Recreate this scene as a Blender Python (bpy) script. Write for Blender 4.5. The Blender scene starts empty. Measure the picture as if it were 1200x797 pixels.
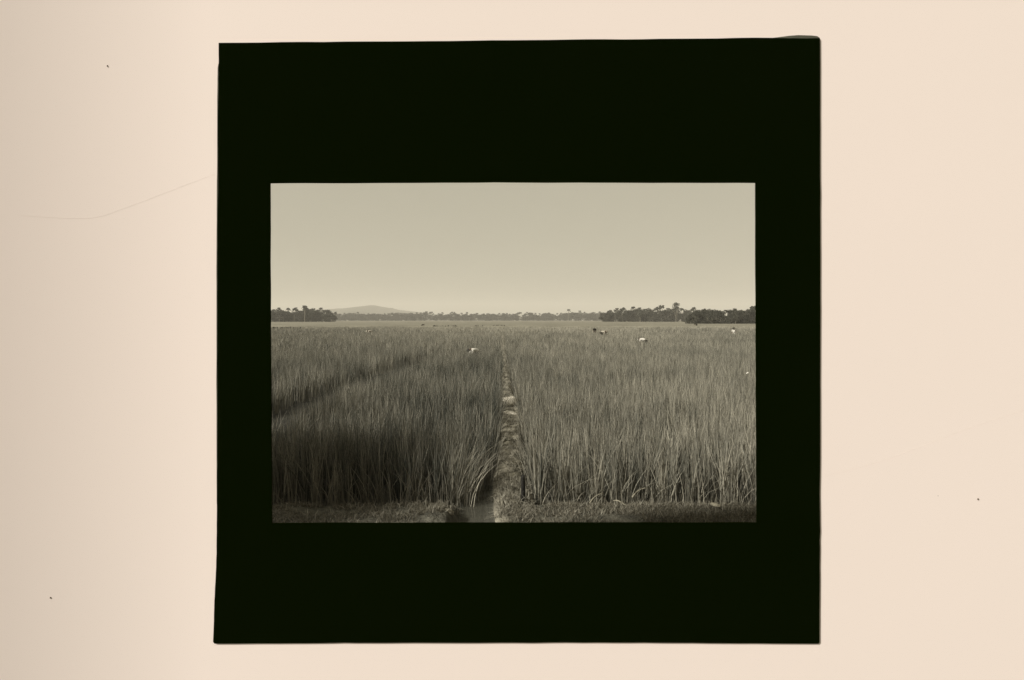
# A square black slide mount on a cream sheet; its window looks out over a paddy field
# with a mud path, field hands, palm woods, a far hill and hazy air.
import bpy, bmesh, math, random
import numpy as np
from mathutils import Vector, Matrix, noise as mnoise

SC = bpy.context.scene
COL = SC.collection
rnd = random.Random(11)
rng = np.random.default_rng(7)
R = math.radians

F, CX, CY = 607.0, 587.0, 375.0     # focal length and principal point in photo pixels (1200 wide)
EYE = 2.6
YW = 3.3                            # distance of the sheet with the mount
RICE = 1.0

def px_x(px, y): return (px - CX) / F * y
def px_z(py, y): return EYE - (py - CY) / F * y

# ------------------------------------------------------------------ helpers
def prop(o, label=None, cat=None, group=None, kind=None):
    if label: o['label'] = label
    if cat: o['category'] = cat
    if group: o['group'] = group
    if kind: o['kind'] = kind
    return o

def link(o, parent=None):
    COL.objects.link(o)
    if parent is not None: o.parent = parent
    return o

def empty(name, loc, rz=0.0):
    o = bpy.data.objects.new(name, None)
    o.location = loc; o.rotation_euler = (0, 0, rz); o.empty_display_size = 0.2
    return link(o)

def mesh_obj(name, verts, faces, mat=None, parent=None, smooth=False):
    me = bpy.data.meshes.new(name)
    me.from_pydata([tuple(v) for v in verts], [], [tuple(f) for f in faces])
    me.update()
    if mat: me.materials.append(mat)
    if smooth: me.polygons.foreach_set('use_smooth', [True] * len(me.polygons))
    return link(bpy.data.objects.new(name, me), parent)

def bm_obj(name, bm, mat=None, parent=None, smooth=False):
    me = bpy.data.meshes.new(name); bm.to_mesh(me); bm.free()
    if mat: me.materials.append(mat)
    if smooth: me.polygons.foreach_set('use_smooth', [True] * len(me.polygons))
    return link(bpy.data.objects.new(name, me), parent)

def np_mesh(name, V, Q, tone=None, mat=None, parent=None):
    """quads from numpy arrays, with a per-vertex tone attribute (natural colour differences from leaf to leaf)"""
    me = bpy.data.meshes.new(name)
    me.vertices.add(len(V)); me.vertices.foreach_set('co', V.astype(np.float32).ravel())
    n = len(Q)
    me.loops.add(n * 4); me.loops.foreach_set('vertex_index', Q.astype(np.int32).ravel())
    me.polygons.add(n)
    me.polygons.foreach_set('loop_start', np.arange(n, dtype=np.int32) * 4)
    me.polygons.foreach_set('loop_total', np.full(n, 4, dtype=np.int32))
    me.update(calc_edges=True)
    if tone is not None:
        a = me.attributes.new('tone', 'FLOAT', 'POINT'); a.data.foreach_set('value', tone.astype(np.float32))
    if mat: me.materials.append(mat)
    return link(bpy.data.objects.new(name, me), parent)

def smooth_noise(x, y, s, seed=0):
    """cheap value noise on numpy arrays, 0..1"""
    x = np.asarray(x, float) / s + 57.3 + seed * 13.7; y = np.asarray(y, float) / s + 91.1 + seed * 7.9
    x0 = np.floor(x); y0 = np.floor(y); fx = x - x0; fy = y - y0
    fx = fx * fx * (3 - 2 * fx); fy = fy * fy * (3 - 2 * fy)
    def h(a, b):
        v = np.sin(a * 127.1 + b * 311.7 + seed * 74.7) * 43758.5453
        return v - np.floor(v)
    return (h(x0, y0) * (1 - fx) + h(x0 + 1, y0) * fx) * (1 - fy) + (h(x0, y0 + 1) * (1 - fx) + h(x0 + 1, y0 + 1) * fx) * fy

# ------------------------------------------------------------------ materials
def new_mat(name):
    m = bpy.data.materials.new(name); m.use_nodes = True
    nt = m.node_tree
    return m, nt, nt.nodes['Principled BSDF'], nt.nodes['Material Output']

def plain(name, col, rough=0.8, spec=0.2, vary=0.25, scale=6.0, bump=0.0, bscale=30.0):
    m, nt, b, out = new_mat(name)
    tc = nt.nodes.new('ShaderNodeTexCoord')
    n = nt.nodes.new('ShaderNodeTexNoise'); n.inputs['Scale'].default_value = scale; n.inputs['Detail'].default_value = 6
    nt.links.new(tc.outputs['Object'], n.inputs['Vector'])
    r = nt.nodes.new('ShaderNodeValToRGB')
    r.color_ramp.elements[0].position = 0.3; r.color_ramp.elements[1].position = 0.7
    r.color_ramp.elements[0].color = (*[c * (1 - vary) for c in col], 1)
    r.color_ramp.elements[1].color = (*[min(1, c * (1 + vary)) for c in col], 1)
    nt.links.new(n.outputs['Fac'], r.inputs['Fac']); nt.links.new(r.outputs['Color'], b.inputs['Base Color'])
    b.inputs['Roughness'].default_value = rough; b.inputs['Specular IOR Level'].default_value = spec
    if bump:
        n2 = nt.nodes.new('ShaderNodeTexNoise'); n2.inputs['Scale'].default_value = bscale; n2.inputs['Detail'].default_value = 8
        nt.links.new(tc.outputs['Object'], n2.inputs['Vector'])
        bp = nt.nodes.new('ShaderNodeBump'); bp.inputs['Strength'].default_value = bump; bp.inputs['Distance'].default_value = 0.05
        nt.links.new(n2.outputs['Fac'], bp.inputs['Height']); nt.links.new(bp.outputs['Normal'], b.inputs['Normal'])
    return m

def leafy(name, dark, light, trans=0.25):
    """leaf colour runs from dark to light with the tone of each leaf; part of the light passes through"""
    m, nt, b, out = new_mat(name)
    a = nt.nodes.new('ShaderNodeAttribute'); a.attribute_name = 'tone'
    r = nt.nodes.new('ShaderNodeValToRGB')
    r.color_ramp.elements[0].color = (*dark, 1); r.color_ramp.elements[1].color = (*light, 1)
    nt.links.new(a.outputs['Fac'], r.inputs['Fac']); nt.links.new(r.outputs['Color'], b.inputs['Base Color'])
    b.inputs['Roughness'].default_value = 0.65; b.inputs['Specular IOR Level'].default_value = 0.15
    t = nt.nodes.new('ShaderNodeBsdfTranslucent'); nt.links.new(r.outputs['Color'], t.inputs['Color'])
    mx = nt.nodes.new('ShaderNodeMixShader'); mx.inputs['Fac'].default_value = trans
    nt.links.new(b.outputs['BSDF'], mx.inputs[1]); nt.links.new(t.outputs['BSDF'], mx.inputs[2])
    nt.links.new(mx.outputs['Shader'], out.inputs['Surface'])
    return m

M_RICE = leafy('rice leaf', (0.038, 0.041, 0.033), (0.345, 0.322, 0.252), 0.18)
M_DRY = leafy('dry grass', (0.07, 0.062, 0.042), (0.25, 0.236, 0.188), 0.15)
M_LEAF = leafy('tree leaf', (0.010, 0.011, 0.008), (0.075, 0.074, 0.053), 0.15)
M_LEAF_FAR = leafy('far tree leaf', (0.010, 0.011, 0.008), (0.065, 0.064, 0.046), 0.15)
M_BARK = plain('bark', (0.16, 0.145, 0.11), 0.9, 0.1, 0.35, 5, 0.5, 20)
M_MUD = plain('wet mud', (0.026, 0.025, 0.019), 0.7, 0.3, 0.35, 1.5, 0.8, 18)
M_EARTH = plain('dry earth', (0.07, 0.067, 0.052), 0.95, 0.1, 0.5, 7, 1.0, 26)
M_CLAY = plain('trodden clay', (0.21, 0.195, 0.15), 0.95, 0.1, 0.65, 5, 1.0, 30)
M_STALK = plain('dry stalk', (0.19, 0.175, 0.13), 0.9, 0.1, 0.3, 20)
M_CLOD = plain('pale clay', (0.50, 0.465, 0.38), 0.95, 0.1, 0.2, 9, 0.6, 30)
M_RIPE = plain('ripe paddy', (0.15, 0.14, 0.105), 0.9, 0.1, 0.22, 0.09, 1.0, 1.2)
M_WOOD = plain('wet wood', (0.012, 0.011, 0.008), 0.7, 0.2, 0.4, 9, 0.6, 40)
M_HILL = plain('hillside', (0.06, 0.058, 0.042), 0.95, 0.05, 0.35, 0.012, 0.6, 0.05)
M_SKIN = plain('skin', (0.10, 0.068, 0.045), 0.6, 0.3, 0.1, 4)
M_WHITE = plain('white cotton', (0.44, 0.42, 0.365), 0.9, 0.1, 0.06, 12)
M_TAN = plain('unbleached cotton', (0.30, 0.275, 0.22), 0.9, 0.1, 0.08, 12)
M_DARK = plain('dark cotton', (0.03, 0.028, 0.02), 0.9, 0.1, 0.15, 12)
M_HAIR = plain('black hair', (0.012, 0.011, 0.009), 0.6, 0.3, 0.1, 12)
M_STRAWHAT = plain('straw hat', (0.33, 0.30, 0.235), 0.9, 0.1, 0.15, 20)

# ------------------------------------------------------------------ cream sheet and slide mount
def wall_xy(px, py, y=YW): return px_x(px, y), px_z(py, y)

M_SHEET, nt, b, out = new_mat('cream sheet')
tc = nt.nodes.new('ShaderNodeTexCoord')
SHEET_COL = (0.735, 0.645, 0.59)
n1 = nt.nodes.new('ShaderNodeTexNoise'); n1.inputs['Scale'].default_value = 1.1; n1.inputs['Detail'].default_value = 5
nt.links.new(tc.outputs['Object'], n1.inputs['Vector'])
r1 = nt.nodes.new('ShaderNodeValToRGB')
r1.color_ramp.elements[0].color = (SHEET_COL[0] * .98, SHEET_COL[1] * .985, SHEET_COL[2] * .985, 1)
r1.color_ramp.elements[1].color = (*SHEET_COL, 1)
nt.links.new(n1.outputs['Fac'], r1.inputs['Fac'])
# sparse dark flecks
vo = nt.nodes.new('ShaderNodeTexVoronoi'); vo.inputs['Scale'].default_value = 4.3
nt.links.new(tc.outputs['Object'], vo.inputs['Vector'])
lt = nt.nodes.new('ShaderNodeMath'); lt.operation = 'LESS_THAN'; lt.inputs[1].default_value = 0.03
nt.links.new(vo.outputs['Distance'], lt.inputs[0])
sx = nt.nodes.new('ShaderNodeSeparateColor'); nt.links.new(vo.outputs['Color'], sx.inputs['Color'])
gt = nt.nodes.new('ShaderNodeMath'); gt.operation = 'GREATER_THAN'; gt.inputs[1].default_value = 0.9
nt.links.new(sx.outputs['Red'], gt.inputs[0])
mu = nt.nodes.new('ShaderNodeMath'); mu.operation = 'MULTIPLY'
nt.links.new(lt.outputs[0], mu.inputs[0]); nt.links.new(gt.outputs[0], mu.inputs[1])
ml = nt.nodes.new('ShaderNodeMath'); ml.operation = 'MULTIPLY'; ml.inputs[1].default_value = 0.45
nt.links.new(mu.outputs[0], ml.inputs[0])
mix = nt.nodes.new('ShaderNodeMix'); mix.data_type = 'RGBA'
nt.links.new(ml.outputs[0], mix.inputs['Factor']); nt.links.new(r1.outputs['Color'], mix.inputs['A'])
mix.inputs['B'].default_value = (0.12, 0.10, 0.08, 1)
nt.links.new(mix.outputs['Result'], b.inputs['Base Color'])
b.inputs['Roughness'].default_value = 0.9; b.inputs['Specular IOR Level'].default_value = 0.1

def bend(x):  # curl added so that the sheet shades darker towards its left
    """the left part of the sheet curls gently towards the camera"""
    x0 = px_x(240, YW)
    return -0.078 * max(0.0, x0 - x) ** 2 if x < x0 else 0.0

def build_sheet():
    L, Rr = px_x(-450, YW), px_x(1760, YW)
    top, bot = px_z(-150, YW), -0.02
    hx0, hz1 = wall_xy(300, 196); hx1, hz0 = wall_xy(902, 630)
    xs = sorted(set([L + (Rr - L) * i / 200 for i in range(201)] + [hx0, hx1]))
    zs = sorted(set([bot + (top - bot) * i / 30 for i in range(31)] + [hz0, hz1]))
    bm = bmesh.new(); V = {}
    def v(i, j, k):
        if (i, j, k) not in V: V[i, j, k] = bm.verts.new((xs[i], YW + bend(xs[i]) + 0.015 * k, zs[j]))
        return V[i, j, k]
    cells = set()
    for i in range(len(xs) - 1):
        for j in range(len(zs) - 1):
            cx, cz = (xs[i] + xs[i + 1]) / 2, (zs[j] + zs[j + 1]) / 2
            if not (hx0 < cx < hx1 and hz0 < cz < hz1): cells.add((i, j))
    for i, j in cells:
        c = [(i, j), (i + 1, j), (i + 1, j + 1), (i, j + 1)]
        for k in (0, 1): bm.faces.new([v(*q, k) for q in (c if k == 0 else c[::-1])]).smooth = True
        for nb_, a, d in (((i, j - 1), 0, 1), ((i + 1, j), 1, 2), ((i, j + 1), 2, 3), ((i - 1, j), 3, 0)):
            if nb_ not in cells: bm.faces.new([bm.verts.new(v(*q, k).co) for q, k in ((c[d], 0), (c[a], 0), (c[a], 1), (c[d], 1))])
    return bm_obj('backing_sheet', bm, M_SHEET)
sheet = build_sheet()
prop(sheet, 'large plain cream sheet with faint flecks surrounding the square black mount', 'backing sheet')

# faint pencil-thin hair lines lying on the sheet
M_HAIRLINE = plain('pale hair', (0.72, 0.63, 0.575), 0.9, 0.1, 0.05, 8)
def hairline(pts, w, mat, label):
    c = [Vector((px_x(p[0], YW), YW + bend(px_x(p[0], YW)), px_z(p[1], YW))) for p in pts]
    bm = bmesh.new(); prev = None
    for k, p in enumerate(c):
        ring = [bm.verts.new((p.x, p.y - 0.001, p.z - w)), bm.verts.new((p.x, p.y - 0.001 - w, p.z)), bm.verts.new((p.x, p.y - 0.001, p.z + w))]
        if prev:
            bm.faces.new((prev[0], prev[1], ring[1], ring[0])); bm.faces.new((prev[1], prev[2], ring[2], ring[1]))
        prev = ring
    o = bm_obj('stray_fibre', bm, mat)
    return prop(o, label, 'fibre')
def curve_pts(pts, n=24):
    out = []
    for i in range(len(pts) - 1):
        for k in range(n):
            t = k / n
            p0 = pts[max(0, i - 1)]; p1 = pts[i]; p2 = pts[i + 1]; p3 = pts[min(len(pts) - 1, i + 2)]
            out.append(tuple(0.5 * ((2 * p1[a]) + (-p0[a] + p2[a]) * t + (2 * p0[a] - 5 * p1[a] + 4 * p2[a] - p3[a]) * t * t + (-p0[a] + 3 * p1[a] - 3 * p2[a] + p3[a]) * t ** 3) for a in (0, 1)))
    return out + [pts[-1]]
hairline(curve_pts([(40, 256), (110, 257), (150, 244), (190, 228), (220, 216), (252, 204)]), 0.00025, M_HAIRLINE, 'faint pale fibre lying on the cream sheet left of the black mount')
hairline(curve_pts([(966, 558), (1030, 541), (1090, 519), (1140, 500), (1205, 479)]), 0.00025, M_HAIRLINE, 'faint pale fibre lying on the cream sheet right of the black mount')

M_BLACK, nt, b, out = new_mat('black paper')
b.inputs['Base Color'].default_value = (0.0019, 0.0036, 0.0003, 1); b.inputs['Roughness'].default_value = 1.0
b.inputs['Specular IOR Level'].default_value = 0.0
M_GREY = plain('worn tape', (0.075, 0.075, 0.055), 0.9, 0.1, 0.3, 10)

mount = empty('slide_mount', (px_x(607, YW), YW, px_z(753, YW)))
prop(mount, 'square black slide mount on the cream sheet with a window framing the rice field', 'slide mount')
MT = 0.008
def edge(p, q, n, wob, seed):
    """points from p to q in photo pixels with a slightly frayed hand-cut line"""
    rr = random.Random(seed); out = []
    dx, dy = q[0] - p[0], q[1] - p[1]; l = math.hypot(dx, dy); nx, ny = -dy / l, dx / l
    for k in range(n):
        t = k / n
        w = wob * (mnoise.noise(Vector((t * l / 60, seed, 0))) + 0.5 * mnoise.noise(Vector((t * l / 9, seed, 3)))) + rr.uniform(-.12, .12) * wob
        if k == 0: w = 0
        out.append((p[0] + dx * t + nx * w, p[1] + dy * t + ny * w))
    return out
def poly_edge(pts, n, wob, seed):
    out = []
    for i in range(len(pts)):
        out += edge(pts[i], pts[(i + 1) % len(pts)], n, wob, seed + i)
    return out
def to_plane(pts, y):
    o = mount.location
    return [Vector((px_x(p[0], YW) - o.x, y - o.y, px_z(p[1], YW) - o.z)) for p in pts]

def ring_mesh(name, outer, inner, y0, y1, mat, parent):
    bm = bmesh.new()
    def loop(pts): return [bm.verts.new(p) for p in pts]
    of, ob = loop(to_plane(outer, y0)), loop(to_plane(outer, y1))
    jf, jb = loop(to_plane(inner, y0)), loop(to_plane(inner, y1))
    for a, c in ((of, ob), (jf, jb)):
        for i in range(len(a)):
            k = (i + 1) % len(a); bm.faces.new((a[i], a[k], c[k], c[i]))
    for vo_, vi_ in ((of, jf), (ob, jb)):
        es = []
        for lp in (vo_, vi_):
            for i in range(len(lp)):
                e = bm.edges.get((lp[i], lp[(i + 1) % len(lp)])) or bm.edges.new((lp[i], lp[(i + 1) % len(lp)]))
                es.append(e)
        bmesh.ops.triangle_fill(bm, use_beauty=True, use_dissolve=False, edges=es)
    bmesh.ops.recalc_face_normals(bm, faces=bm.faces[:])
    return bm_obj(name, bm, mat, parent)

outer = poly_edge([(257, 51), (600, 48), (905, 45.2), (960, 45.5), (960.5, 300), (960, 600), (959.5, 752), (958, 753.5), (700, 752), (430, 752.5), (252, 753.5), (250.5, 751), (254.5, 640), (255.5, 520), (255.5, 300), (256.5, 120)], 14, 0.7, 3)
INNER = [(318, 215.5), (600, 214.5), (884, 215), (884.5, 400), (885.5, 611.5), (600, 611.5), (320, 612), (318.5, 400)]
# the hole is cut straight through, so its far rim is what frames the view: open it by the thickness
k = (YW) / (YW - MT)
inner = poly_edge([(CX + (p[0] - CX) * k, CY + (p[1] - CY) * k) for p in INNER], 14, 0.45, 31)
ring_mesh('mat', outer, inner, YW - MT, YW - 0.0005, M_BLACK, mount)

def strip(name, pts, y0, y1, mat):
    bm = bmesh.new()
    a = [bm.verts.new(p) for p in to_plane(pts, y0)]; c = [bm.verts.new(p) for p in to_plane(pts, y1)]
    for i in range(len(a)):
        k = (i + 1) % len(a); bm.faces.new((a[i], a[k], c[k], c[i]))
    bm.faces.new(a); bm.faces.new(c[::-1])
    bmesh.ops.triangulate(bm, faces=[f for f in bm.faces if len(f.verts) > 4])
    bmesh.ops.recalc_face_normals(bm, faces=bm.faces[:])
    return bm_obj(name, bm, mat, mount)
tp = strip('torn_paper', [(885, 46.5), (905, 45), (925, 42.5), (935, 41.8), (950, 42.2), (957, 43), (960, 45), (959.5, 47.5), (900, 48)], YW - MT + 0.002, YW - 0.001, M_GREY)
tp['label'] = 'grey torn paper lifting at the top corner'
lp = [(256.5, 75)] + edge((255.6, 80), (254.2, 300), 20, .5, 71) + edge((254.2, 300), (254.6, 600), 24, .6, 72) + [(255.6, 610), (257, 500), (257, 300)]
ft = strip('binding_tape', lp, YW - MT + 0.003, YW - 0.002, M_GREY)
ft['label'] = 'grey worn tape along the side edge'

# ------------------------------------------------------------------ ground, bank, path, water
def grid(name, xs, ys, zf, mat, kind=None, smooth=True):
    V = []; Fc = []
    for j, y in enumerate(ys):
        for i, x in enumerate(xs): V.append((x, y, zf(x, y)))
    w = len(xs)
    for j in range(len(ys) - 1):
        for i in range(w - 1): Fc.append((j * w + i, j * w + i + 1, (j + 1) * w + i + 1, (j + 1) * w + i))
    o = mesh_obj(name, V, Fc, mat, None, smooth)
    if kind: o['kind'] = kind
    return o
def nz(x, y, z=0.0, s=1.0): return mnoise.noise(Vector((x / s, y / s, z)))
lin = lambda a, c, n: [a + (c - a) * i / (n - 1) for i in range(n)]

prop(grid('ground', lin(-6800, 6800, 30), lin(-60, 6900, 30), lambda x, y: -0.02, M_MUD), 'dark wet mud of the paddy ground', None, None, 'structure')

def path_x(y): return 0.21 + 0.05 * math.sin(y * 0.55) + 0.02 * math.sin(y * 1.9 + 1)
def path_w(y): return 0.25 + 0.03 * math.sin(y * 0.9 + 2)
WATER_X0, WATER_X1 = -0.52, 0.02
def bank_z(x, y):
    prof = max(0.0, 1 - ((y - 6.1) / 1.0) ** 2) ** 0.5 if abs(y - 6.1) < 1 else 0
    h = 0.20 * prof + 0.045 * nz(x, y, 0, 0.35) * prof + 0.02 * nz(x, y, 5, 0.09) * prof + 0.05 * nz(x, y, 9, 1.3) * prof
    g = 1 / (1 + math.exp(-(abs(x - (WATER_X0 + WATER_X1) / 2) - 0.33) / 0.035))     # cut where the channel passes
    return -0.03 + (h + 0.03) * g - 0.06 * (1 - g)
bank = grid('bank', lin(-7.5, 7.5, 420), lin(5.0, 7.2, 70), bank_z, M_EARTH, 'structure')
def path_z(u, y):
    return 0.17 * max(0, 1 - abs(u) ** 5) + 0.05 * nz(u, y, 7, .5) + (0.055 * nz(u * .3, y, 1, 0.22) + 0.035 * nz(u * .8, y, 4, 0.07)) * (1 - u * u) - 0.03 - 0.12 * max(0, min(1, (6.9 - y) / .8))
pv, pf = [], []
ys = [5.9 + 0.045 * i for i in range(538)] + [30.1 + 0.5 * i for i in range(220)]
for j, y in enumerate(ys):
    for i in range(15):
        u = -1 + i / 7; pv.append((path_x(y) + u * path_w(y) * 1.15, y, path_z(u, y)))
for j in range(len(ys) - 1):
    for i in range(14): pf.append((j * 15 + i, j * 15 + i + 1, (j + 1) * 15 + i + 1, (j + 1) * 15 + i))
path = mesh_obj('path', pv, pf, M_CLAY, None, True); path['kind'] = 'structure'

M_WATER, nt, b, out = new_mat('ditch water')
b.inputs['Base Color'].default_value = (0.045, 0.044, 0.034, 1); b.inputs['Roughness'].default_value = 0.12
tc = nt.nodes.new('ShaderNodeTexCoord'); n = nt.nodes.new('ShaderNodeTexNoise'); n.inputs['Scale'].default_value = 5
nt.links.new(tc.outputs['Object'], n.inputs['Vector'])
bp = nt.nodes.new('ShaderNodeBump'); bp.inputs['Strength'].default_value = 0.08; bp.inputs['Distance'].default_value = 0.05
nt.links.new(n.outputs['Fac'], bp.inputs['Height']); nt.links.new(bp.outputs['Normal'], b.inputs['Normal'])
wat = grid('water', lin(-0.75, 0.08, 12), lin(4.6, 8.1, 20), lambda x, y: 0.012, M_WATER, 'structure')

# ------------------------------------------------------------------ rice
def blades(bx, by, h, w, lean, az, seg, tone, z0=0.0, face=None):
    n = len(bx)
    t = np.linspace(0, 1, seg + 1)[None, :]
    bend_ = t ** 1.8
    dx, dy = np.cos(az)[:, None], np.sin(az)[:, None]
    X = bx[:, None] + dx * (lean * h)[:, None] * bend_
    Y = by[:, None] + dy * (lean * h)[:, None] * bend_
    Z = z0 + h[:, None] * (t - 0.25 * (lean[:, None] ** 2) * t ** 3)
    fa = rng.uniform(0, 2 * np.pi, n) if face is None else face
    wx, wy = np.cos(fa)[:, None], np.sin(fa)[:, None]
    wd = (w[:, None] * np.clip(1.05 - t ** 2.2, 0.06, 1)) * 0.5
    V = np.empty((n, seg + 1, 2, 3))
    V[:, :, 0, 0] = X - wx * wd; V[:, :, 0, 1] = Y - wy * wd; V[:, :, 0, 2] = Z
    V[:, :, 1, 0] = X + wx * wd; V[:, :, 1, 1] = Y + wy * wd; V[:, :, 1, 2] = Z
    base = (np.arange(n) * (seg + 1) * 2)[:, None] + (np.arange(seg) * 2)[None, :]
    Q = np.stack([base, base + 1, base + 3, base + 2], -1).reshape(-1, 4)
    T = np.repeat(tone[:, None], (seg + 1) * 2, 1).reshape(-1)
    return V.reshape(-1, 3), Q, T

class Pack:
    def __init__(s): s.V, s.Q, s.T, s.n = [], [], [], 0
    def add(s, V, Q, T):
        s.V.append(V); s.Q.append(Q + s.n); s.T.append(T); s.n += len(V)
    def build(s, name, mat, parent=None):
        return np_mesh(name, np.concatenate(s.V), np.concatenate(s.Q), np.concatenate(s.T), mat, parent)

def furrow_c(y): return -5.3 + 0.02 * y + 0.25 * np.sin(y * 0.23 + 1.0)
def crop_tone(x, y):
    """crop tone is darker in the left plot, paler in the right one and far off, with patches"""
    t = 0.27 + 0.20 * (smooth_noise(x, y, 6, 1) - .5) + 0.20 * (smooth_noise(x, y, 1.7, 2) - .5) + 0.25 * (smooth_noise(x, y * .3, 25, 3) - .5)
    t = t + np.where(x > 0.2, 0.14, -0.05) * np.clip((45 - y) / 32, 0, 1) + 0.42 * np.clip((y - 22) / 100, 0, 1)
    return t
crop = {'l': Pack(), 'r': Pack()}
ZONES = [(7.15, 15.5, .225, 25, .0115, 4), (15.5, 34, .26, 16, .012, 3), (34, 75, .42, 11, .024, 2), (75, 140, .8, 9, .05, 2)]
for (y0, y1, sp, nb, bw, seg) in ZONES:
    ny = int((y1 - y0) / sp)
    for j in range(ny):
        yy = y0 + (j + .5) * sp
        half = 0.50 * yy * 1.22 + 1.6
        m = int(2 * half / sp)
        cx = -half + (np.arange(m) + rng.uniform(0, 1)) * sp + rng.normal(0, sp * .22, m)
        cy = yy + rng.normal(0, sp * .25, m)
        cy = np.maximum(cy, 7.13 + 0.06 * np.sin(cx * 3))
        pxc = 0.21 + 0.05 * np.sin(cy * 0.55) + 0.02 * np.sin(cy * 1.9 + 1)
        ok = np.abs(cx - pxc) > np.where(cy < 95, np.clip(0.285 - 0.0045 * (cy - 8), 0.18, 0.285), 0) + 0.05 * rng.uniform(-1, 1, m)
        ok &= ~((cx > WATER_X0 - 0.02) & (cx < 0.1) & (cy < 7.8))
        ok &= ~((np.abs(cx - furrow_c(cy)) < 0.95 * (1 - np.clip((cy - 22) / 22, 0, .7))) & (cy > 9.5) & (cy < 40))
        ok &= rng.uniform(0, 1, m) > 0.03
        cx, cy = cx[ok], cy[ok]
        hh = RICE * (0.93 + 0.16 * (smooth_noise(cx, cy, 2.2, 5) - .5) + 0.14 * (smooth_noise(cx, cy, 9, 6) - .5)) * rng.uniform(.84, 1.10, len(cx))
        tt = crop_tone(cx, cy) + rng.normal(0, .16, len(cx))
        for side in ('l', 'r'):
            s = (cx < 0.21) if side == 'l' else (cx >= 0.21)
            if not s.any(): continue
            k = int(s.sum())
            sg = .032 if sp < .25 else .035 + sp * .08
            bx = np.repeat(cx[s], nb) + rng.normal(0, 1, k * nb) * sg
            by = np.repeat(cy[s], nb) + rng.normal(0, 1, k * nb) * sg
            h = np.repeat(hh[s], nb) * (1.08 - .42 * rng.uniform(0, 1, k * nb) ** 1.5)
            lean = np.abs(rng.normal(.12, .13, k * nb)) + (rng.uniform(0, 1, k * nb) < .04) * .5
            az = rng.uniform(0, 2 * np.pi, k * nb)
            w = bw * rng.uniform(.6, 1.3, k * nb)
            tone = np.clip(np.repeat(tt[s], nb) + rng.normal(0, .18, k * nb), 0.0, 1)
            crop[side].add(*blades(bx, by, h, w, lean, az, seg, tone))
# bent and broken leaves hanging over the front edge, the path and the furrow
nb = 1500
bx = rng.uniform(-7, 7, nb); by = 7.12 + np.abs(rng.normal(0, .12, nb))
okb = ~((bx > WATER_X0) & (bx < .55)); bx, by = bx[okb], by[okb]; nb = len(bx)
V, Q, T = blades(bx, by, rng.uniform(.2, .75, nb), rng.uniform(.006, .012, nb), np.abs(rng.normal(.45, .3, nb)), rng.uniform(math.pi * 1.1, math.pi * 1.9, nb), 4, np.clip(rng.normal(.6, .25, nb), 0, 1))
crop['r'].add(V[:], Q, T)
for side, xe, sgn in (('l', WATER_X0 - .04, 1), ('l', -.09, 1), ('r', .50, -1)):
    near = xe < -.3; nb = 190 if near else 110
    by = rng.uniform(7.15, 8.1, nb) if near else 7.95 + 9 * rng.uniform(0, 1, nb) ** 1.5
    bx = xe + rng.normal(0, .11 if near else .05, nb) + (0 if near else 0.05 * np.sin(by * 0.55))
    az = rng.normal(0 if sgn > 0 else math.pi, .7, nb)
    crop[side].add(*blades(bx, by, rng.uniform(.35, .95, nb), rng.uniform(.007, .013, nb), np.abs(rng.normal(.35, .2, nb)), az, 4, np.clip(rng.normal(.55, .22, nb), 0, 1)))
ol = crop['l'].build('rice_crop', M_RICE)
prop(ol, 'dense green rice standing left of the mud path, with a dark furrow through it', 'rice crop', 'rice on both sides of the path', 'stuff')
orr = crop['r'].build('rice_crop', M_RICE)
prop(orr, 'dense paler rice standing right of the mud path', 'rice crop', 'rice on both sides of the path', 'stuff')

# low dry grass on the bank and trampled straw on the path
p = Pack(); nb = 46000
bx = rng.uniform(-7, 7, nb); by = rng.uniform(5.5, 7.15, nb)
bare = smooth_noise(bx, by, .35, 9) > .22
okb = ~((bx > WATER_X0 - .02) & (bx < .02)) & bare; bx, by = bx[okb], by[okb]; nb = len(bx)
z0 = np.array([bank_z(float(a), float(c)) for a, c in zip(bx, by)])[:, None]
p.add(*blades(bx, by, rng.uniform(.02, .11, nb), rng.uniform(.005, .010, nb), np.abs(rng.normal(1.1, .6, nb)), rng.uniform(0, 6.28, nb), 2, np.clip(rng.normal(.30, .28, nb), 0, 1), z0))
prop(p.build('bank_grass', M_DRY), 'short dry grass and litter on the earth bank along the bottom of the view', 'grass', None, 'stuff')
p = Pack(); nb = 11000
by = 6.6 + 24 * rng.uniform(0, 1, nb) ** 1.7; u = rng.uniform(-1, 1, nb)
bx = np.array([path_x(y) for y in by]) + u * .27
okb = smooth_noise(bx, by, .3, 4) > .38; bx, by, u = bx[okb], by[okb], u[okb]; nb = len(bx)
z0 = np.array([path_z(float(a), float(c)) for a, c in zip(u, by)])[:, None] + .004
p.add(*blades(bx, by, np.where(by < 8.6, rng.uniform(.03, .14, nb), rng.uniform(.01, .07, nb)), rng.uniform(.006, .014, nb), np.clip(np.abs(rng.normal(1.1, .8, nb)), 0, 2.2), rng.uniform(0, 6.28, nb), 2, np.clip(rng.normal(.55, .25, nb), 0, 1), z0))
prop(p.build('straw_litter', M_DRY), 'trampled straw and weeds lying along the mud path', 'straw', None, 'stuff')

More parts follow.
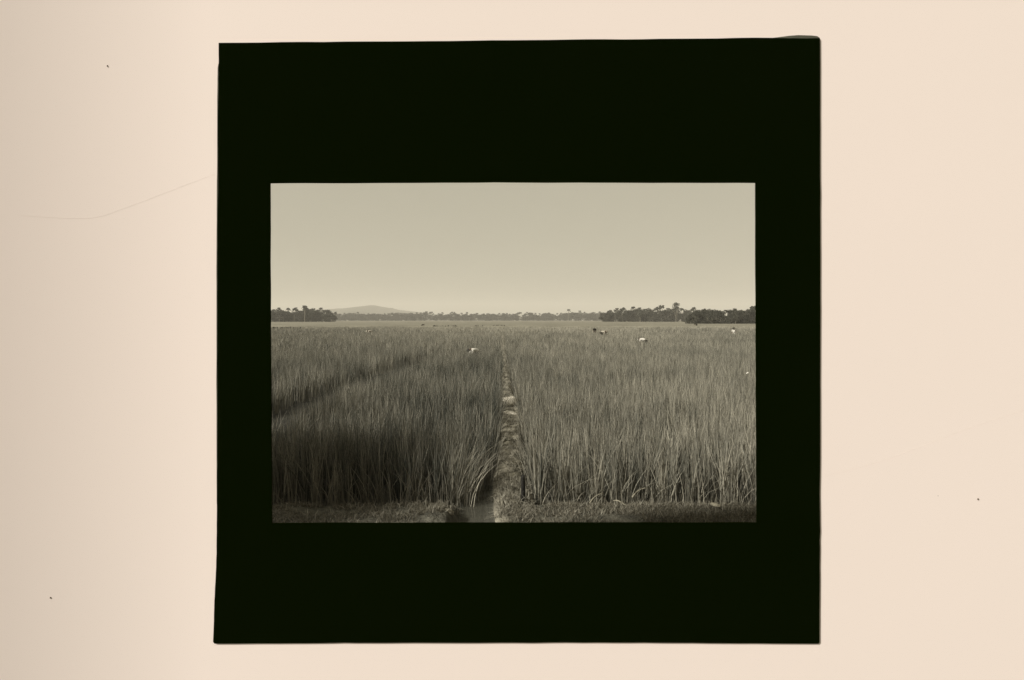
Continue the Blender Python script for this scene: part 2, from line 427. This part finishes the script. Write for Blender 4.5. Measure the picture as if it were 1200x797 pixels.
# ------------------------------------------------------------------ the riper paddies farther off
def far_z(x, y): return 0.97 + 0.05 * nz(x, y, 0, 3) + .05 * nz(x, y, 2, 17)
xs = lin(-520, 520, 150)
ysf = [139 + 2.0 * i for i in range(40)] + [220 + 12 * i for i in range(55)] + [900 + 60 * i for i in range(14)]
V, Fc = [], []
for j, y in enumerate(ysf):
    for x in xs:
        z = far_z(x, y) if 0 < j < len(ysf) - 1 else -0.02
        V.append((x * (0.35 + y / 900), y + (0.6 * nz(x, 3, 1, 8) if j < 2 else 0) + (0.3 if j == 1 else 0) - (1.6 if j == 1 else 0), z))
w = len(xs)
for j in range(len(ysf) - 1):
    for i in range(w - 1): Fc.append((j * w + i, j * w + i + 1, (j + 1) * w + i + 1, (j + 1) * w + i))
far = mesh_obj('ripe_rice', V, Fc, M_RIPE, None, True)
prop(far, 'paler ripe rice in the far plots before the woods', 'rice crop', None, 'stuff')

def dyke_strip(x0, x1, y, h, label):  # dark tufts stand in for the dark gaps along the far dykes
    n = int((x1 - x0) * 9)
    q = Pack(); bx = rng.uniform(x0, x1, n); by = y + rng.normal(0, .5, n)
    q.add(*blades(bx, by, h * rng.uniform(.5, 1.2, n), rng.uniform(.08, .2, n), np.abs(rng.normal(.2, .2, n)), rng.uniform(0, 6.28, n), 2, np.clip(rng.normal(.3, .2, n), 0, 1), 0.9))
    prop(q.build('dyke_strip', M_LEAF_FAR), label, 'dark tufts', 'dark strips at far dykes', 'stuff')
for (a, c, py, h, lb) in [(507, 537, 381.5, .42, 'long dark strip of tufts standing in for a dyke gap across the pale far rice'), (556, 566, 381.3, .42, 'short dark strip of tufts standing in for a dyke gap right of the long one'),
                       (578, 592, 381.0, .36, 'thin strip of tufts standing in for a dyke gap just beyond the end of the path'), (318, 352, 383.3, .3, 'dark strip of tufts standing in for a dyke gap at the left edge of the far rice')]:
    D = (EYE - 1.15) * F / (py - CY)
    dyke_strip(px_x(a, D), px_x(c, D), D, h, lb)

# ------------------------------------------------------------------ small things on the bank and path
def lump(name, loc, size, mat, seed, label, cat):
    bm = bmesh.new(); bmesh.ops.create_icosphere(bm, subdivisions=3, radius=1)
    for v in bm.verts:
        d = 1 + 0.28 * mnoise.noise(v.co * 1.3 + Vector((seed, 0, 0))) + 0.1 * mnoise.noise(v.co * 4 + Vector((0, seed, 0)))
        v.co = Vector((v.co.x * size[0], v.co.y * size[1], max(v.co.z, -.6) * size[2])) * d
    o = bm_obj(name, bm, mat, None, True); o.location = loc; o.rotation_euler = (0, 0, seed)
    return prop(o, label, cat)
lump('clay_lump', (px_x(595, 15.3), 14.9, .24), (.21, .36, .16), M_CLOD, 2.2, 'pale clay lump lying on the mud path among the rice', 'clay')
lump('clay_lump', (px_x(597.5, 13.6), 13.6, .14), (.12, .2, .06), M_CLOD, 1.2, 'smaller pale clay lump nearer on the path, below the larger one', 'clay')
lump('earth_clod', (px_x(521, 6.55), 6.55, .15), (.15, .10, .055), M_CLAY, 4.1, 'pale earth clod on the bank left of the water', 'earth clod')
lump('stone', (px_x(838, 6.75), 6.75, .19), (.07, .04, .025), M_STALK, 5.3, 'small pale stone on the bank under the right rice', 'stone')

M_DUST = plain('dust', (0.16, 0.13, 0.10), 0.9, 0.1, 0.2, 40)
for (px, py, r_, where) in [(130, 80, .004, 'above left of the black mount'), (14, 241, .005, 'near the left edge'), (70, 694, .004, 'low at the left'), (1146, 585, .005, 'low at the right')]:
    x = px_x(px, YW); o = lump('dust_speck', (x, YW + bend(x) - .001, px_z(py, YW)), (r_, r_ * .6, r_ * 1.5), M_DUST, px * .37, 'tiny dark dust speck stuck to the cream sheet ' + where, 'speck')

def tube(bm, pts, rads, seg=8):
    rings = []
    for i, (p, r) in enumerate(zip(pts, rads)):
        p = Vector(p); d = (Vector(pts[min(i + 1, len(pts) - 1)]) - Vector(pts[max(i - 1, 0)])).normalized()
        a = d.orthogonal().normalized() if i == 0 else (ax - d * ax.dot(d)).normalized()
        ax = a; c = d.cross(a)
        rings.append([bm.verts.new(p + (a * math.cos(2 * math.pi * k / seg) + c * math.sin(2 * math.pi * k / seg)) * r) for k in range(seg)])
    for a, c in zip(rings, rings[1:]):
        for k in range(seg): bm.faces.new((a[k], a[(k + 1) % seg], c[(k + 1) % seg], c[k]))
    bm.faces.new(rings[0][::-1]); bm.faces.new(rings[-1])

bm = bmesh.new(); y = 7.0
tube(bm, [(0, 0, -.25), (0.002, 0, .1), (-.003, .002, .3), (0, 0, .335)], [.03, .03, .028, .024], 10)
o = bm_obj('wooden_stake', bm, M_WOOD, None, True); o.location = (px_x(613, y), y, .17)
prop(o, 'short dark wooden stake standing upright where the path meets the bank', 'stake')

def stalk(p0, p1, sag, r, label):
    a, c = Vector(p0), Vector(p1); bm = bmesh.new()
    pts = [a.lerp(c, t) + Vector((0, 0, sag * math.sin(t * math.pi))) + Vector((0, .02 * math.sin(t * 5), 0)) for t in lin(0, 1, 8)]
    pts = [q - a for q in pts]
    tube(bm, pts, [r * (1 - .5 * t) for t in lin(0, 1, 8)], 6)
    o = bm_obj('dry_stalk', bm, M_STALK, None, True); o.location = a
    prop(o, label, 'stalk', 'broken dry stalks along the front of the rice')
def at(px, py, y): return (px_x(px, y), y, px_z(py, y))
stalk(at(741, 583, 7.0), at(759, 571, 7.12), .03, .012, 'pale broken stalk leaning up to the right against the right rice')
stalk(at(691, 590, 6.95), at(706, 577, 7.1), .02, .010, 'pale broken stalk low in front of the right rice nearest the path')
stalk(at(719, 587, 6.95), at(733, 592, 6.8), .02, .009, 'pale bent stalk lying on the bank below the leaning one')
stalk(at(598, 551, 8.6), at(615, 550, 8.6), .03, .014, 'pale stick lying across the path above the dark stake')
stalk(at(805, 592, 6.95), at(812, 609, 6.5), .01, .008, 'thin stalk hanging down the bank below the right rice')

# ------------------------------------------------------------------ people
def skin_mesh(name, joints, edges, rads, mat, sub=2):
    me = bpy.data.meshes.new('tmp'); me.from_pydata(joints, edges, []); me.update()
    o = bpy.data.objects.new('tmp', me); COL.objects.link(o)
    md = o.modifiers.new('s', 'SKIN'); md.use_smooth_shade = True
    for i, r in enumerate(rads):
        me.skin_vertices[0].data[i].radius = (r, r)
        me.skin_vertices[0].data[i].use_root = (i == 0)
    sb = o.modifiers.new('u', 'SUBSURF'); sb.levels = sub; sb.render_levels = sub
    dg = bpy.context.evaluated_depsgraph_get()
    nm = bpy.data.meshes.new_from_object(o.evaluated_get(dg)); nm.name = name
    bpy.data.objects.remove(o); bpy.data.meshes.remove(me)
    nm.materials.clear(); nm.materials.append(mat)
    nm.polygons.foreach_set('use_smooth', [True] * len(nm.polygons))
    return nm

POSE = {   # facing -x; joints of a grown field hand
 'bent': dict(pel=(.16, 0, .93), belly=(-.02, 0, 1.03), chest=(-.22, 0, 1.10), neck=(-.40, 0, 1.12), head=(-.49, 0, 1.09), crown=(-.60, 0, 1.05), nose=(-.55, 0, .97),
   sho=(-.31, .19, 1.06), elb=(-.36, .23, .80), wri=(-.52, .13, .60), hip=(.15, .10, .88), kne=(.02, .13, .50), ank=(.08, .13, .09), toe=(-.09, .15, .04)),
 'stand': dict(pel=(0, 0, .95), belly=(-.01, 0, 1.10), chest=(0, 0, 1.28), neck=(-.02, 0, 1.46), head=(-.05, 0, 1.57), crown=(-.04, 0, 1.68), nose=(-.15, 0, 1.56),
   sho=(0, .20, 1.39), elb=(.03, .27, 1.12), wri=(-.10, .26, .90), hip=(0, .10, .90), kne=(-.02, .12, .50), ank=(.02, .12, .09), toe=(-.15, .14, .04)),
}
def body_mesh(pose, mat):
    J, E, Rr = [], [], []
    def add(p, r, prev=None):
        J.append(Vector(p)); Rr.append(r)
        if prev is not None: E.append((prev, len(J) - 1))
        return len(J) - 1
    q = POSE[pose]
    pel = add(q['pel'], .125); be = add(q['belly'], .115, pel); ch = add(q['chest'], .135, be)
    ne = add(q['neck'], .055, ch); he = add(q['head'], .088, ne); cr = add(q['crown'], .075, he); add(q['nose'], .02, he)
    for s in (1, -1):
        f = lambda n: (q[n][0], q[n][1] * s, q[n][2])
        h = add(f('hip'), .092, pel); k_ = add(f('kne'), .058, h); a = add(f('ank'), .038, k_); add(f('toe'), .03, a)
        sh = add(f('sho'), .062, ch); el = add(f('elb'), .043, sh); wr = add(f('wri'), .027, el)
        d = (Vector(f('wri')) - Vector(f('elb'))).normalized()
        palm = add(Vector(f('wri')) + d * .06, .034, wr)
        side = d.cross(Vector((0, s, 0.2))).normalized()
        for i, ln in enumerate((.065, .078, .072, .055)):
            b0 = Vector(J[palm]) + d * .03 + side * (i - 1.5) * .021
            k1 = add(b0 + d * ln * .5, .0095, palm); add(b0 + d * ln + Vector((0, -s * .02, 0)), .008, k1)
        th = add(Vector(J[palm]) - d * .02 + side * -.045, .011, palm); add(Vector(J[th]) + d * .035 - side * .015, .009, th)
    return skin_mesh('body', J, E, Rr, mat)
def cloth_mesh(pose, which, mat):
    q = POSE[pose]; J, E, Rr = [], [], []
    def add(p, r, prev=None):
        J.append(Vector(p)); Rr.append(r)
        if prev is not None: E.append((prev, len(J) - 1))
        return len(J) - 1
    if which == 'shirt':
        c = add(q['chest'], .165); b_ = add(q['belly'], .15, c); pl = Vector(q['pel']); add(pl * .85 + Vector(q['belly']) * .15, .16, b_)
        add(Vector(q['chest']) * .35 + Vector(q['neck']) * .65, .085, c)
        for s in (1, -1):
            f = lambda n: Vector((q[n][0], q[n][1] * s, q[n][2]))
            sh = add(f('sho'), .082, c); add(f('sho') * .1 + f('elb') * .9, .068, sh)
    else:
        c = add(Vector(q['pel']), .14)
        for s in (1, -1):
            f = lambda n: Vector((q[n][0], q[n][1] * s, q[n][2]))
            h = add(f('hip'), .112, c); add(f('kne'), .085, h)
    return skin_mesh(which, J, E, Rr, mat)
def hat_obj(pose, mat, parent, wide):
    q = POSE[pose]; bm = bmesh.new()
    prof = [(wide, -.02), (wide * .98, .0), (.10, .05), (.085, .11), (.02, .14)] if wide > .12 else [(.098, -.06), (.104, .0), (.09, .06), (.05, .095), (.01, .10)]
    rings = [[bm.verts.new((r * math.cos(2 * math.pi * k / 20), r * math.sin(2 * math.pi * k / 20), z)) for k in range(20)] for r, z in prof]
    for a, c in zip(rings, rings[1:]):
        for k in range(20): bm.faces.new((a[k], a[(k + 1) % 20], c[(k + 1) % 20], c[k]))
    bm.faces.new(rings[-1])
    o = bm_obj('hat' if wide > .12 else 'hair', bm, mat, parent, True)
    up = (Vector(q['crown']) - Vector(q['head'])).normalized()
    o.location = Vector(q['head']).lerp(Vector(q['crown']), .75)
    o.rotation_euler = up.to_track_quat('Z', 'Y').to_euler()
    return o
CACHE = {}
def person(px, py, D, pose, face, shirt, trous, head, wide, label, z=0.0, sc=1.0):
    t = empty('person', (px_x(px, D), D, z), face); t.scale = (sc, sc, sc)
    prop(t, label, 'person', 'field hands working in the rice')
    if pose not in CACHE: CACHE[pose] = body_mesh(pose, M_SKIN)
    link(bpy.data.objects.new('body', CACHE[pose]), t)
    for w_, m_ in (('shirt', shirt), ('trousers', trous)):
        link(bpy.data.objects.new(w_, cloth_mesh(pose, w_, m_)), t)
    hat_obj(pose, head, t, wide)
    return t
person(558.5, 406, 30, 'bent', 0.4, M_WHITE, M_DARK, M_HAIR, .1, 'nearest stooping person in a white shirt, dark head to the left, left of the path', -0.12, .92)
person(697, 386.5, 82, 'bent', 1.3, M_DARK, M_DARK, M_HAIR, .1, 'person in dark clothes stooping in the rice left of the tan one', 0.12)
person(706, 389, 66, 'bent', 2.6, M_TAN, M_DARK, M_STRAWHAT, .22, 'person in tan clothes bent in the rice beside a dark one', 0.06)
person(755, 396, 46, 'bent', -0.8, M_WHITE, M_DARK, M_WHITE, .19, 'white clothed person with a pale hat bent in the middle of the right rice', -0.1, .92)
person(816, 380.5, 150, 'bent', 0.4, M_DARK, M_DARK, M_DARK, .2, 'dark person stooping low before the right wood', 0.25, 1.1)
person(860, 386, 72, 'stand', 1.2, M_WHITE, M_WHITE, M_DARK, .33, 'person upright in white shirt and wide dark hat near the right edge', -0.2)
person(495, 381, 145, 'bent', 2.9, M_DARK, M_DARK, M_HAIR, .1, 'tiny dark person stooping by the edge of the pale far rice', 0.3)
person(435, 388.5, 70, 'bent', 0.2, M_TAN, M_TAN, M_STRAWHAT, .2, 'person in pale tan clothes bent in the left rice below the hill', 0.02)
bm = bmesh.new()
bmesh.ops.create_grid(bm, x_segments=8, y_segments=8, size=.035)
for v in bm.verts: v.co.z = .035 * mnoise.noise(v.co * 22) - abs(v.co.x) * .7 - .3 * abs(v.co.y)
bmesh.ops.solidify(bm, geom=bm.faces[:], thickness=.003)
o = bm_obj('cloth_scrap', bm, M_WHITE, None, True); o.location = (px_x(876, 15.2), 15.2, 1.07)
prop(o, 'small white scrap caught on the rice tops near the right edge', 'scrap')

# ------------------------------------------------------------------ trees
def quads_pack(P, N1, N2, tone):
    """leaf quads: centre P, half axes N1, N2"""
    n = len(P)
    V = np.stack([P - N1 - N2 * .3, P - N2, P + N1 + N2 * .3, P + N2], 1).reshape(-1, 3)
    Q = np.arange(n * 4).reshape(-1, 4)
    return V, Q, np.repeat(tone, 4)
def unit(a): return a / np.linalg.norm(a, axis=1, keepdims=True)

def palm_meshes(seed, H, mat, nf=17):
    r = np.random.default_rng(seed)
    lx, ly = r.normal(0, .05 * H), r.normal(0, .04 * H)
    bm = bmesh.new(); ts = lin(0, 1, 7)
    tube(bm, [(lx * t * t, ly * t * t, H * t) for t in ts], [.20 - .08 * t + (.10 if t == 0 else 0) for t in ts], 7)
    tm = bpy.data.meshes.new('trunk'); bm.to_mesh(tm); bm.free(); tm.materials.append(M_BARK)
    p = Pack(); L = 2.4
    for k in range(nf):
        az = k * 2.4 + r.uniform(-.3, .3); el = r.uniform(-.35, 1.25); l = L * r.uniform(.75, 1.1)
        s = np.linspace(0.03, 1, 15)
        rr = l * s * math.cos(el) * (1 - .12 * s); zz = l * (s * math.sin(el) - .55 * s ** 2)
        C = np.stack([lx + rr * math.cos(az), ly + rr * math.sin(az), H + zz], 1)
        side = np.array([-math.sin(az), math.cos(az), 0])
        for sg in (1, -1):
            ll = .75 * np.sin(np.pi * (s * .85 + .12)) + .1
            d = side[None] * sg * .75 + np.array([math.cos(az), math.sin(az), 0])[None] * .35 + np.array([0, 0, -.55])[None] + r.normal(0, .12, (15, 3))
            d = unit(d) * (ll * .5)[:, None]
            wv = unit(np.gradient(C, axis=0)) * .10
            p.add(*quads_pack(C + d, d, wv, np.clip(r.normal(.35 + .25 * math.sin(el), .2, 15), 0, 1)))
        bmx = np.stack([C[:-1], C[1:]], 1)
        up = np.array([0, 0, .05])
        V = np.concatenate([C - up, C + up]); n = len(C)
        Q = np.stack([np.arange(n - 1), np.arange(1, n), np.arange(1, n) + n, np.arange(n - 1) + n], 1)
        p.add(V, Q, np.full(len(V), .5))
    o = p.build('crown', mat); cm = o.data; bpy.data.objects.remove(o)
    return tm, cm

def bushy_meshes(seed, H, W, mat, low=.0, n=1500, leaf=.28, lobes=11):
    r = np.random.default_rng(seed)
    bm = bmesh.new()
    tube(bm, [(0, 0, 0), (r.normal(0, .1), r.normal(0, .1), H * .3), (r.normal(0, .25), r.normal(0, .25), H * .75)], [.22, .16, .05], 7)
    for k in range(5):
        a = r.uniform(0, 6.28); z = H * r.uniform(.2, .5)
        tube(bm, [(0, 0, z), (math.cos(a) * W * .25, math.sin(a) * W * .25, z + H * .12), (math.cos(a) * W * .42, math.sin(a) * W * .42, z + H * .3)], [.09, .06, .02], 5)
    tm = bpy.data.meshes.new('trunk'); bm.to_mesh(tm); bm.free(); tm.materials.append(M_BARK)
    c = []
    for k in range(lobes):
        t = r.uniform(low + .1, .88); wr = W * .5 * (1 - (abs(t - .45) / .62) ** 2.2)
        a = r.uniform(0, 6.28); q = r.uniform(.2, .8)
        c.append((math.cos(a) * wr * q, math.sin(a) * wr * q, t * H, r.uniform(.16, .27) * W, r.uniform(-.18, .2)))
    c.append((0, 0, H * .86, W * .17, .1))
    c = np.array(c)
    pick = r.integers(0, len(c), n)
    d = unit(r.normal(0, 1, (n, 3))); rad = r.uniform(.35, 1.08, n) ** .6
    P = c[pick, :3] + d * (c[pick, 3] * rad)[:, None] * np.array([1, 1, .85])
    P[:, 2] = np.clip(P[:, 2], H * low * .5, None)
    a1 = unit(r.normal(0, 1, (n, 3)) + d * .3 + np.array([0, 0, .8])); a2 = unit(np.cross(a1, r.normal(0, 1, (n, 3))))
    s = leaf * r.uniform(.6, 1.4, n)[:, None]
    p = Pack(); p.add(*quads_pack(P, a1 * s * 1.15, a2 * s * .42, np.clip(.45 + c[pick, 4] + r.normal(0, .17, n), 0, 1)))
    o = p.build('crown', mat); cm = o.data; bpy.data.objects.remove(o)
    return tm, cm

LIB = {}
def variant(kind, i, far=False):
    key = (kind, i, far)
    if key not in LIB:
        mat = M_LEAF_FAR if far else M_LEAF
        LIB[key] = palm_meshes(100 + i, 10.0, mat) if kind == 'palm' else bushy_meshes(200 + i, 8.0, 6.0, mat, n=900 if far else 1500, leaf=.34 if far else .26)
    return LIB[key]
def tree(kind, loc, height, label, group, parts=True, far=False, width=1.0):
    i = rnd.randrange(4); tm, cm = variant(kind, i, far)
    base = 11.0 if kind == 'palm' else 7.9
    s = height / base
    name = 'palm_tree' if kind == 'palm' else 'broadleaf_tree'
    t = empty(name, loc, rnd.uniform(0, 6.28))
    sx = s * width if kind != 'palm' else max(s, .75) * rnd.uniform(.9, 1.1)
    t.scale = (sx, sx, s)
    prop(t, label, 'tree', group)
    link(bpy.data.objects.new('trunk', tm), t); link(bpy.data.objects.new('crown', cm), t)
    return t
def interp(tab, x):
    for (a, b_), (c, d) in zip(tab, tab[1:]):
        if a <= x <= c: return b_ + (d - b_) * (x - a) / (c - a)
    return tab[0][1] if x < tab[0][0] else tab[-1][1]
def wood(prof, D, step, depth, palms, name, labels, far=False, rows=3, jit=.15):
    a, c = prof[0][0], prof[-1][0]; x = a
    for row in range(rows):
        x = a + rnd.uniform(0, step)
        while x < c:
            d = D + row * depth + rnd.uniform(0, depth)
            top = interp(prof, x)
            hgt = (px_z(top, d)) * rnd.uniform(1 - jit, 1 + .35 * jit)
            kind = 'palm' if rnd.random() < palms * (.12, .55, 1.0)[row] else 'bush'
            hgt *= rnd.uniform(.6, .85) if row == 0 else (rnd.uniform(.78, .95) if kind == 'bush' else rnd.uniform(.92, 1.04))
            tree(kind, (px_x(x, d), d, 0), hgt, labels[kind == 'bush'], name, far=far, width=rnd.uniform(.9, 1.3) * (1.25 if row == 0 else 1) * (1.5 if far else 1))
            x += step * rnd.uniform(.6, 1.4)
# left wood
wood([(255, 362), (318, 361.5), (345, 361), (360, 360), (378, 361), (388, 363), (394, 367)], 440, 3.6, 10, .62, 'trees of the dark left wood',
     ('palm in the dark wood at the far left of the field', 'dense bushy tree in the dark wood at the far left of the field'))
# right wood, mid part then the nearer part at the window's edge
wood([(706, 366), (714, 361), (730, 360), (745, 358.5), (765, 360), (778, 358.5), (800, 360), (812, 360), (830, 361)], 450, 4.4, 12, .5, 'trees of the grey right wood',
     ('palm in the grey wood right of the field centre', 'bushy tree in the grey wood right of the field centre'))
wood([(806, 370), (813, 363), (828, 361), (850, 361.5), (868, 360), (880, 358), (900, 360), (950, 361)], 225, 5.2, 7, .5, 'trees of the nearest dark wood',
     ('palm in the nearest dark wood at the right edge', 'bushy tree in the nearest dark wood at the right edge'))
# long hazy treeline across the middle
wood([(384, 366), (420, 365.5), (450, 366.5), (500, 365), (560, 366.5), (610, 365.5), (640, 366), (670, 364.5), (715, 365)], 1100, 4.8, 40, .5, 'trees of the hazy middle treeline',
     ('hazy palm in the long pale treeline across the middle', 'hazy bushy tree in the long pale treeline across the middle'), far=True)
# trees that stand out above their wood
tree('palm', (px_x(357, 436), 436, 0), px_z(357.5, 436), 'single taller palm rising above the dark left wood', None)
tree('palm', (px_x(666, 1090), 1090, 0), px_z(362, 1090), 'taller hazy palm peaking above the middle treeline near the right wood', None, far=True)
tm, cm = bushy_meshes(77, 18, 9, M_LEAF, .62, 420, .45, 6)
t = empty('broadleaf_tree', (px_x(792, 440), 440, 0)); s = px_z(353, 440) / 18; t.scale = (s, s, s)
prop(t, 'tall thin tree with a sparse flat crown standing above the right wood', 'tree')
link(bpy.data.objects.new('trunk', tm), t); link(bpy.data.objects.new('crown', cm), t)

# unseen trees added only to cast shade over the near left of the field
for (x, y, H_, Wd, low, seed, lb) in [(-9.4, 3.4, 7.2, 6.2, .35, 301, 'unseen tree added beside the sheet to shade the near left rice'),
                             (-12.5, 7.0, 7.5, 5.4, .35, 302, 'unseen tree added farther along the bank to shade the left rice')]:
    tm, cm = bushy_meshes(seed, H_, Wd, M_LEAF, low, 2000, .17, 14)
    t = empty('broadleaf_tree', (x, y, -.02)); prop(t, lb, 'tree')
    link(bpy.data.objects.new('trunk', tm), t); link(bpy.data.objects.new('crown', cm), t)

# ------------------------------------------------------------------ far hill
HP = [(250, 371), (340, 368), (378, 366), (395, 362.5), (412, 361), (428, 359), (437, 358), (448, 360), (465, 363), (485, 365.5), (510, 368.5), (560, 372), (640, 375)]
HD = 3500
hv = {}
def hill_z(x, y):
    p_ = CX + x / HD * F
    z = px_z(interp(HP, p_), HD)
    f = math.exp(-((y - HD) / 620.0) ** 2)
    return max(-3, z * f + (6.0 * nz(x, y, 0, 120) + 4.0 * nz(x, y, 3, 40)) * f - 2 * (1 - f))
grid('hill', lin(px_x(240, HD), px_x(650, HD), 160), lin(HD - 1400, HD + 1400, 50), hill_z, M_HILL, 'structure')

# ------------------------------------------------------------------ air
HAZE = 0.00030
bm = bmesh.new(); bmesh.ops.create_cube(bm, size=1)
haze = bm_obj('haze', bm); haze.scale = (14000, 7200, 222); haze.location = (0, 3450, 109.9)
M_HAZE = bpy.data.materials.new('pale air'); M_HAZE.use_nodes = True; nt = M_HAZE.node_tree
nt.nodes.remove(nt.nodes['Principled BSDF'])
pvn = nt.nodes.new('ShaderNodeVolumePrincipled'); pvn.inputs['Density'].default_value = HAZE
pvn.inputs['Color'].default_value = (0.95, 0.90, 0.77, 1)
nt.links.new(pvn.outputs['Volume'], nt.nodes['Material Output'].inputs['Volume'])
haze.data.materials.append(M_HAZE); prop(haze, None, None, None, 'stuff')

# ------------------------------------------------------------------ light, sky, camera
EL, AZ = R(36), R(60)                     # sun behind the camera, to its left
to_sun = Vector((-math.sin(AZ) * math.cos(EL), -math.cos(AZ) * math.cos(EL), math.sin(EL)))
sd = bpy.data.lights.new('sun', 'SUN'); sd.energy = 5.0; sd.angle = R(5); sd.color = (1, .96, .90)
sun = bpy.data.objects.new('sun', sd); link(sun); sun.rotation_euler = to_sun.to_track_quat('Z', 'Y').to_euler()

W = bpy.data.worlds.new('World'); SC.world = W; W.use_nodes = True; nt = W.node_tree
bg = nt.nodes['Background']
sky = nt.nodes.new('ShaderNodeTexSky'); sky.sky_type = 'NISHITA'; sky.sun_disc = False
sky.sun_elevation = EL; sky.sun_rotation = math.atan2(to_sun.x, to_sun.y); sky.dust_density = 4; sky.air_density = 1.2
bw = nt.nodes.new('ShaderNodeRGBToBW'); nt.links.new(sky.outputs['Color'], bw.inputs['Color'])
pw = nt.nodes.new('ShaderNodeMath'); pw.operation = 'POWER'; pw.inputs[1].default_value = 0.2
nt.links.new(bw.outputs['Val'], pw.inputs[0])
tint = nt.nodes.new('ShaderNodeMix'); tint.data_type = 'RGBA'; tint.blend_type = 'MULTIPLY'; tint.inputs['Factor'].default_value = 1
tint.inputs['B'].default_value = (2.82, 2.62, 2.03, 1)
nt.links.new(pw.outputs[0], tint.inputs['A']); nt.links.new(tint.outputs['Result'], bg.inputs['Color'])
bg.inputs['Strength'].default_value = 0.085

cd = bpy.data.cameras.new('camera'); cam = bpy.data.objects.new('camera', cd); link(cam)
cam.location = (0, 0, EYE); cam.rotation_euler = (R(90), 0, 0)
cd.sensor_width = 36; cd.sensor_fit = 'HORIZONTAL'; cd.lens = F / 1200 * 36
cd.shift_x = (600 - CX) / 1200; cd.shift_y = -(398.5 - CY) / 1200
cd.clip_start = 0.05; cd.clip_end = 12000
SC.camera = cam

vs = SC.view_settings; SC.display_settings.display_device = 'sRGB'
vs.view_transform = 'Standard'; vs.look = 'None'; vs.gamma = 1; vs.use_curve_mapping = False; vs.exposure = 0.6
SC.render.engine = 'CYCLES'; SC.cycles.use_denoising = True; SC.cycles.denoising_input_passes = 'RGB_ALBEDO_NORMAL'; SC.cycles.denoising_prefilter = 'NONE'
SC.cycles.max_bounces = 6; SC.cycles.transparent_max_bounces = 8; SC.cycles.volume_bounces = 0
